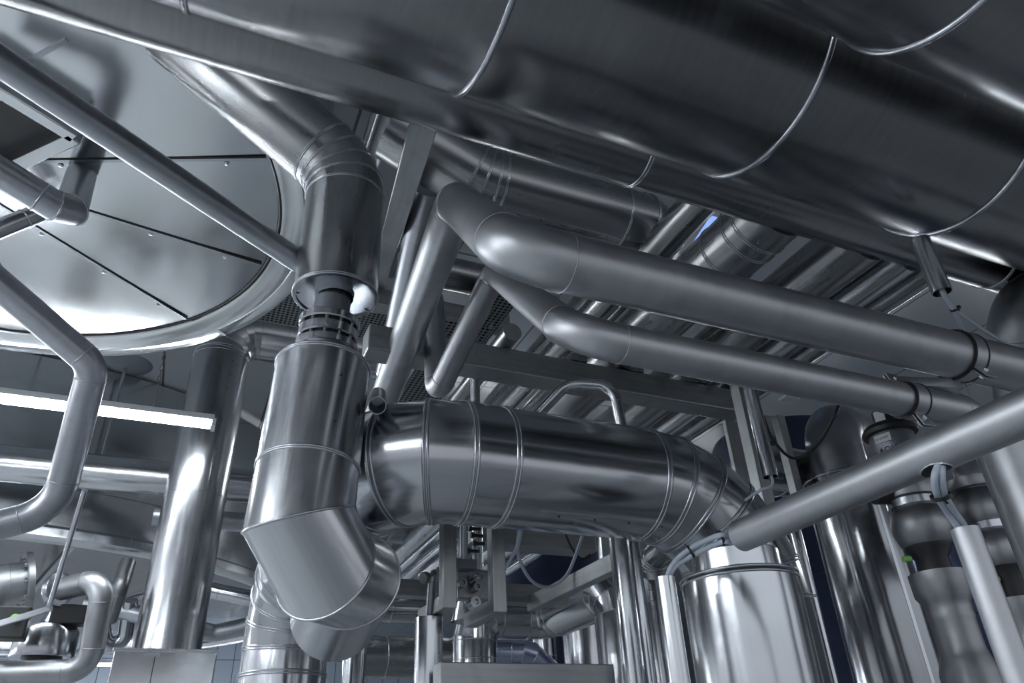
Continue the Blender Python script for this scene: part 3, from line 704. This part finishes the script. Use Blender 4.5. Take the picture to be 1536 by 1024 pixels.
# hook topped post
P=pw(643,960,42,.06); tp=along(P,Z,y=926)
t=thing('insulated_post','insulated upright with hooked pipe on top at bottom centre','post',V((P.x,P.y,0)))
o=MB(); o.lathe([(.06,-tp.z),(.06,-.002),(.056,.0),(.02,.003)],tp,Z,40); o.build('jacket',M['clad2'],t)
run('','','',[tp-Z*.02,pt(649,862,dep(tp)+.02),pt(668,850,dep(tp)+.25)],.018,M['cast'],parent=t,bend=1.6,n=20,sub='stem')
o=MB(); c=pt(638,866,dep(tp)+.02); o.lathe([(.0001,-.02),(.022,-.02),(.026,-.01),(.026,.005),(.015,.03)],c,V((.8,.6,.3)),20); o.build('union_nut',M['cast'],t)
for k in range(3):
    c=V((P.x,P.y,tp.z-.03-k*.12))+V((.5,-.86,0))*.06; MB().lathe([(.004,0),(.0001,.003)],c,V((.5,-.86,0)),8).build('rivet',M['seamdark'],t)
# insulated elbow run at bottom centre
R=.15; e1=pw(712,960,66,R); e1t=along(e1,Z,y=922); e2=axx(e1t,822); e3=along(e2,Y,x=925)
run('elbowed_duct','banded insulated duct zigzagging behind the channel beam at bottom centre','duct',[V((e1.x,e1.y,0)),e1t,e2,e3,V((e3.x,e3.y,0))],R,M['clad2'],bend=[1.1,1.2,1.1],gores=3,bead=.004,n=48,rings=[along(e1,Z,y=962),along(e1,Z,y=990),axx(e1t,790)])
o=MB(); c=pt(700,932,4.6); o.lathe([(.10,0),(.055,.16),(.05,.17),(.0001,.17)],c,Z,32); o=o.build('reducer_cone',M['clad2'],None); tag(o,'small cone shaped steel reducer just under the glossy valve fittings','reducer')
run('background_pipe','blue pipe bending downward at bottom centre','pipe',[pt(725,976,6.4),pt(792,976,6.4),pt(850,1030,6.6)],.10,M['bluepipe'],gores=1,bend=1.0,bead=.004,n=40,rings=[pt(768,976,6.4)])
vpipe('background_riser','slender shiny riser left of the broad one behind the channel beam',818,980,36,.12,M['clad2'],ytop=900,rings=(985,))
vpipe('background_riser','broad shiny riser behind the channel beam at bottom centre',876,980,62,.2,M['clad2'],ytop=880)
R=.06; vpipe('background_riser','ringed riser just right of the twin upright pipes',984,930,40,.08,M['clad2'],ytop=862,rings=(890,905))
run('background_pipe','ringed pipe elbow behind the twin upright pipes','pipe',[pt(984,862,4.4),pt(980,838,4.4),pt(1030,790,4.0)],.08,M['back'],bend=1.2,gores=3,bead=.004,n=40)
P=pw(810,825,17,.05); run('low_pipe','slanting pipe right of the twin brackets below the main duct','pipe',[along(P,Y,x=745),along(P,Y,x=885)],.05,M['clad2'],n=32)
for i,(x,y,w,l) in enumerate(((632,836,14,'left of three slanting pipes under the main duct foot'),(655,838,17,'middle of three slanting pipes under the main duct foot'),(672,850,9,'right and thinnest of three slanting pipes under the main duct foot'))):
    P=pw(x-12,y,w,.045); run('low_pipe',l,'pipe',[along(P,Y,x=570),along(P,Y,x=690)],.045,M['clad2'],n=28)
cable('cable','grey cable hanging in a loop under the main duct',[pt(779,790,3.8),pt(777,830,3.8),pt(795,868,3.85),pt(822,880,3.9),pt(850,862,3.9),pt(868,820,3.9),pt(877,790,3.9)],.009,M['cable'])
cable('cable','second grey cable dropping to the slanting pipe right of the brackets',[pt(783,790,3.7),pt(776,820,3.7),pt(762,845,3.75),pt(752,862,3.8)],.009,M['cable'])
cable('cable','black cable curling beside the high crossbeam',[pt(848,800,4.6),pt(858,822,4.6),pt(872,838,4.6),pt(886,832,4.6)],.008,M['black'])
# ================================================================= UPPER MIDDLE BACKGROUND
p0=pt(634,190,2.95*1.08);p1=pt(553,470,6.4)
o=MB(); o.beam(p0+(p0-p1)*.1,p1,.12,.12,V((1,.3,0))); o=o.build('inclined_beam',M['beam'],None,bevel=.006); tag(o,'square steel beam slanting down behind the hanging duct','beam')
run('background_pipe','dark slanting pipe behind the thicker rising bare pipe','pipe',[pt(583,560,4.9),pt(642,285,4.2)],.088,M['pipe'],n=40)
run('background_pipe','small pipe squeezed between hanging duct and inclined beam','pipe',[pt(586,165,4.2),pt(545,285,5.4)],.05,M['pipe'],n=28)
run('background_pipe','thin dark pipe beside the hanging duct elbow','pipe',[pt(566,160,4.6),pt(540,240,5.4)],.028,M['pipe'],n=24)
hb=pw(700,416,50,.13); run('background_pipe','dark horizontal pipe seen between the two rising bare pipes','pipe',[axx(hb,590),axx(hb,830)],.13,M['back'],n=40)
xbeam(560,760,650,467,26,5.6,'pale crossbeam behind the hook-bent pipe')
P=pt(622,606,5.6); t=thing('cable_tray','perforated cable tray glimpsed above the left end of the main duct','cable tray',P)
o=MB(); o.box(P,X*.16,Y*1.2,Z*.004); o.build('tray_floor',M['perf'],t)
for s in (-1,1): o=MB(); o.box(P+X*(.162*s)+Z*.03,X*.003,Y*1.2,Z*.035); o.build('tray_side',M['beam'],t)
P=onz(452,462,5.0); t=thing('cable_tray','perforated cable tray between the vessel rim and the ring coupling','cable tray',P)
o=MB(); o.box(P,X*.7,Y*.3,Z*.004); o.build('tray_floor',M['perf'],t)
for s in (-1,1): o=MB(); o.box(P+Y*(.3*s)+Z*.03,X*.7,Y*.003,Z*.035); o.build('tray_side',M['beam'],t)
P=pt(775,462,5.2)
t=thing('cable_tray','perforated cable tray beside the narrow rack pipe','cable tray',P)
o=MB(); o.box(P-X*.12,X*.09,Y*.6,Z*.004); o.build('tray_floor',M['perf'],t)
for s in (-1,1): o=MB(); o.box(P-X*.12+X*(.092*s)+Z*.03,X*.003,Y*.6,Z*.035); o.build('tray_side',M['beam'],t)
# small open pipe end
P=pt(566,608,2.75); v=(CAM-P).normalized(); run('open_pipe','small open pipe end with black mouth between the coupled duct and main duct','pipe',[P-v*.35+V((0,0,.05)),P],.034,M['pipe'],open1=True,n=32)
# pipe saddles on the box beam
for i,(x,l) in enumerate(((862,'pipe saddle on the box beam nearest the bright pipe'),(948,'pipe saddle near the middle of the box beam'),(1030,'pipe saddle on the box beam toward its right end'))):
    P=axx(bb,x)+Z*.10; t=thing('pipe_saddle',l,'bracket',P); o=MB(); o.box(P-Y*.06,X*.05,Y*.02,Z*.022); o.build('foot',M['beam'],t); o=MB(); o.box(P+Z*.03,X*.006,Y*.06,Z*.05); o.build('web',M['beam'],t)
# ================================================================= RIGHT CENTRE POSTS
P=pt(1124,650,3.9); o=MB(); o.beam(V((P.x,P.y,0)),along(P,Z,y=560),.07,.07,Y); o=o.build('support_post',M['beam'],None,bevel=.004); tag(o,'pale square post at the right end of the long box beam','post')
P=pt(1108,690,4.2); o=MB(); o.beam(V((P.x,P.y,0)),along(P,Z,y=632),.10,.03,Y); o=o.build('support_post',M['beam'],None,bevel=.004); tag(o,'flat pale plate post left of the square post','post')
P=pt(1183,690,4.6); o=MB(); o.beam(along(P,Z,y=750),along(P,Z,y=625),.06,.06,Y); o=o.build('support_post',M['beam'],None,bevel=.004); tag(o,'slim pale post under the short beam end','post')
R=.03; P=pw(1156,715,22,R); run('cable_conduit','open ended conduit hanging down in front of the square post','conduit',[P,along(P,Z,y=560)],R,M['clad2'],open0=True,n=32)
cable('cable','thin pale cable leaving the hanging conduit by the post',[P+Z*.05,P-Z*.03,pt(1140,735,2.95),pt(1118,750,3.1)],.006,M['cable'])
cable('cable','black cable drooping between post and elbow at right',[pt(1145,625,4.3),pt(1160,660,4.3),pt(1190,687,4.3),pt(1225,668,4.2),pt(1250,628,4.0),pt(1258,608,4.0)],.009,M['black'])
P=pt(1184,598,4.0); t=thing('small_bracket','small white angle bracket above the short beam end','bracket',P); o=MB(); o.box(P,X*.05,Y*.03,Z*.008); o.build('plate',M['white'],t); o=MB(); o.cyl(P,P+Z*.05,.008,10); o.build('stud',M['bead'],t)
# ---- navy vessels
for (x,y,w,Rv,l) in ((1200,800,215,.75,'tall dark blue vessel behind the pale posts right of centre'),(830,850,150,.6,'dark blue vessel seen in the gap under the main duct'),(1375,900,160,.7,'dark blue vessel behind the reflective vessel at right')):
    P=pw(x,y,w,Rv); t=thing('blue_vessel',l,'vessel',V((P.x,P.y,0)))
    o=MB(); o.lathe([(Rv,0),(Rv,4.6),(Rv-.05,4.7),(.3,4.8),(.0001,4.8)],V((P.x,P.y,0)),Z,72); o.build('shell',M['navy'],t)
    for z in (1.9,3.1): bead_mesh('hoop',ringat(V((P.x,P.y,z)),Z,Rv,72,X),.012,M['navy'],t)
P=pw(1215,890,20,.045); run('bare_pipe','slim upright pipe in the dark gap between the two bright vessels','pipe',[V((P.x,P.y,0)),along(P,Z,y=760)],.045,M['clad2'],n=32)
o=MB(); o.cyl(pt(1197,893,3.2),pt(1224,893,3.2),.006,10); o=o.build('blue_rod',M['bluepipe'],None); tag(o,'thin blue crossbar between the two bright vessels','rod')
# ---- valves
def text(st,c,udir,vdir,h,m,parent,name='lettering',bw=.16):
    G={'A':[(0,0,.4,1),(.4,1,.8,0),(.15,.38,.65,.38)],'P':[(0,0,0,1),(0,1,.55,1),(.55,1,.7,.87),(.7,.87,.7,.62),(.7,.62,.55,.48),(.55,.48,0,.48)],'V':[(0,1,.4,0),(.4,0,.8,1)],
       '2':[(0,1,.7,1),(.7,1,.7,.55),(.7,.55,0,.5),(0,.5,0,0),(0,0,.7,0)],'1':[(.35,0,.35,1)],'3':[(0,1,.7,1),(.7,1,.7,0),(0,.5,.7,.5),(0,0,.7,0)],'7':[(0,1,.7,1),(.7,1,.3,0)],
       '6':[(.7,1,0,1),(0,1,0,0),(0,0,.7,0),(.7,0,.7,.5),(.7,.5,0,.5)]}
    x=0; nrm=udir.cross(vdir)
    for ch in st:
        o=MB()
        for (a,b,c_,d) in G[ch]: o.beam(c+udir*((x+a)*h)+vdir*(b*h),c+udir*((x+c_)*h)+vdir*(d*h),h*bw,h*.05,nrm)
        o.build(name,m,parent); x+=1.05
def valve(x,y,d,label,top):
    P=pt(x,y,d); base=V((P.x,P.y,0)); t=thing('process_valve',label,'valve',base); s=2.9/2.9
    def h(yy): return along(P,Z,y=yy).z
    k=d/2.9
    def part(nm,prof,m,n=48): o=MB(); o.lathe([(r*k,z) for r,z in prof],base,Z,n); return o.build(nm,m,t)
    return P,base,t,h,part,k
P,B0,t,h,part,k=valve(1405,860,2.9,'process valve with lettered actuator and black cap below the small clamp',0)
part('lower_pipe',[(.105,0),(.105,h(1010)),(.088,h(985)),(.082,h(975)),(.082,h(930)),(.085,h(925)),(.082,h(920)),(.085,h(905)),(.105,h(893)),(.107,h(860)),(.0001,h(858))],M['cast'])
part('neck',[(.066,h(862)),(.062,h(838)),(.085,h(825)),(.088,h(818)),(.0001,h(816))],M['black'])
part('lower_bulb',[(.085,h(820)),(.098,h(815)),(.113,h(796)),(.113,h(782)),(.10,h(768)),(.085,h(762))],M['cast'])
part('clamp_ring',[(.085,h(764)),(.103,h(762)),(.103,h(752)),(.085,h(750))],M['bead'])
part('upper_bulb',[(.085,h(752)),(.10,h(748)),(.108,h(735)),(.10,h(720)),(.07,h(712)),(.06,h(700))],M['cast'])
part('actuator',[(.0001,h(702)),(.09,h(700)),(.092,h(698)),(.092,h(654)),(.088,h(649)),(.0001,h(648))],M['cast'])
part('black_cap',[(.09,h(655)),(.112,h(653)),(.115,h(648)),(.10,h(641)),(.05,h(638)),(.05,h(618)),(.0001,h(617))],M['black'])
pv=(CAM-B0); pv.z=0; pv=pv.normalized(); pv=(pv*math.cos(.5)-rt0*math.sin(.5)).normalized(); uu=Z.cross(pv).normalized()*-1; uu=V((-pv.y,pv.x,0)); 
if uu.dot(rt)<0: uu=-uu
c=V((B0.x,B0.y,h(686)))+pv*.0935
text('APV',c-uu*.03,uu,Z,.026,M['letters'],t,bw=.2)
o=MB(); o.box(c-uu*.044+Z*.006,uu*.006,pv*.001,Z*.009); o.build('red_mark',M['red'],t)
c=V((B0.x,B0.y,h(664)))+pv*.0935; o=MB(); o.box(c,uu*.035,pv*.0015,Z*.018); lb_=o.build('label_plate',M['white'],t)
text('2137V67',c-uu*.027-Z*.004+pv*.002,uu,Z,.0075,M['letters'],t,bw=.2)
o=MB(); cc_=V((B0.x,B0.y,h(630)))+pv*.052; o.box(cc_,uu*.022,pv*.002,Z*.03); o.build('label_plate',M['white'],t)
g=V((B0.x,B0.y,h(838)))-rt*.085; o=MB(); o.cyl(g+fw*-.0,g-rt*.03,.012,12); o.build('green_plug',M['green'],t)
o=MB(); q=V((B0.x,B0.y,h(735)))-rt*.10; o.lathe([(.0001,0),(.06,0),(.06,.05),(.0001,.05)],q,-rt,24); o.build('side_port',M['black'],t)
P,B0,t,h,part,k=valve(1500,840,3.0,'second process valve nearer the right edge with green plug',0)
part('lower_pipe',[(.10,0),(.10,h(1000)),(.085,h(980)),(.085,h(940)),(.10,h(925)),(.105,h(900)),(.0001,h(898))],M['cast'])
part('neck',[(.07,h(902)),(.062,h(870)),(.085,h(852)),(.0001,h(850))],M['black'])
part('lower_bulb',[(.08,h(854)),(.095,h(848)),(.105,h(828)),(.10,h(808)),(.08,h(798))],M['cast'])
part('clamp_ring',[(.08,h(800)),(.097,h(798)),(.097,h(788)),(.08,h(786))],M['bead'])
part('upper_bulb',[(.08,h(788)),(.095,h(780)),(.10,h(764)),(.09,h(745)),(.07,h(737)),(.07,h(730))],M['cast'])
part('flange',[(.06,h(736)),(.10,h(736)),(.105,h(732)),(.105,h(722)),(.06,h(720))],M['cast'])
part('top_neck',[(.055,h(724)),(.05,h(690)),(.0001,h(650))],M['cast'])
g=V((B0.x,B0.y,h(862)))-rt*.07-fw*.05; o=MB(); o.cyl(g,g-rt*.02-fw*.02,.014,12); o.build('green_plug',M['green'],t)
P=pw(1560,790,70,.07); run('bare_pipe','upright pipe cut by the right edge beside the second valve','pipe',[V((P.x,P.y,0)),along(P,Z,y=640)],.07,M['dull'],n=40)
# ---- hanging conduit with cables and elbow at right edge
R=.034; P=pw(1413,438,28,R); run('cable_conduit','conduit hanging from the overhead pipe with cables spilling out','conduit',[P,along(P,Z,y=360)],R,M['clad2'],open0=True,n=32)
for i,(a,b,l) in enumerate((((1432,468),(1448,500),'left pale cable spilling from the hanging conduit'),((1440,470),(1478,497),'right pale cable spilling from the hanging conduit'))):
    cable('cable',l,[P+Z*.06+X*(.01*i),P-Z*.01+X*(.012*i),pt(1424+4*i,456,dep(P)),pt(a[0],a[1],dep(P)),pt(b[0],b[1],dep(P)+.05),pt(b[0]+14+20*i,b[1]+20,dep(P)+.1)],.007,M['cable'])
tie(pt(1433,463,dep(P)),pt(1440,474,2.8)-pt(1426,452,2.8),.016,'black cable tie on the cables below the hanging conduit')
run('elbow_pipe','dark pipe elbow at the right edge above the thick bare pipe','pipe',[pt(1650,410,3.9),pt(1528,462,3.6),pt(1545,600,3.6)],.15,M['cast'],bend=1.3,n=48)
# ---- skylight
q=[onz(*p,CZ-.01) for p in ((1003,402),(1028,407),(1088,318),(1062,312))]
b=MB(); b.add(q,[[0,1,2,3]]); w1=b.build('window_1',M['sky']); w1['kind']='structure'
b=MB()
for i in range(4): b.beam(q[i],q[(i+1)%4],.08,.08)
fw_=b.build('window_frame',M['white'],None); fw_.parent=w1
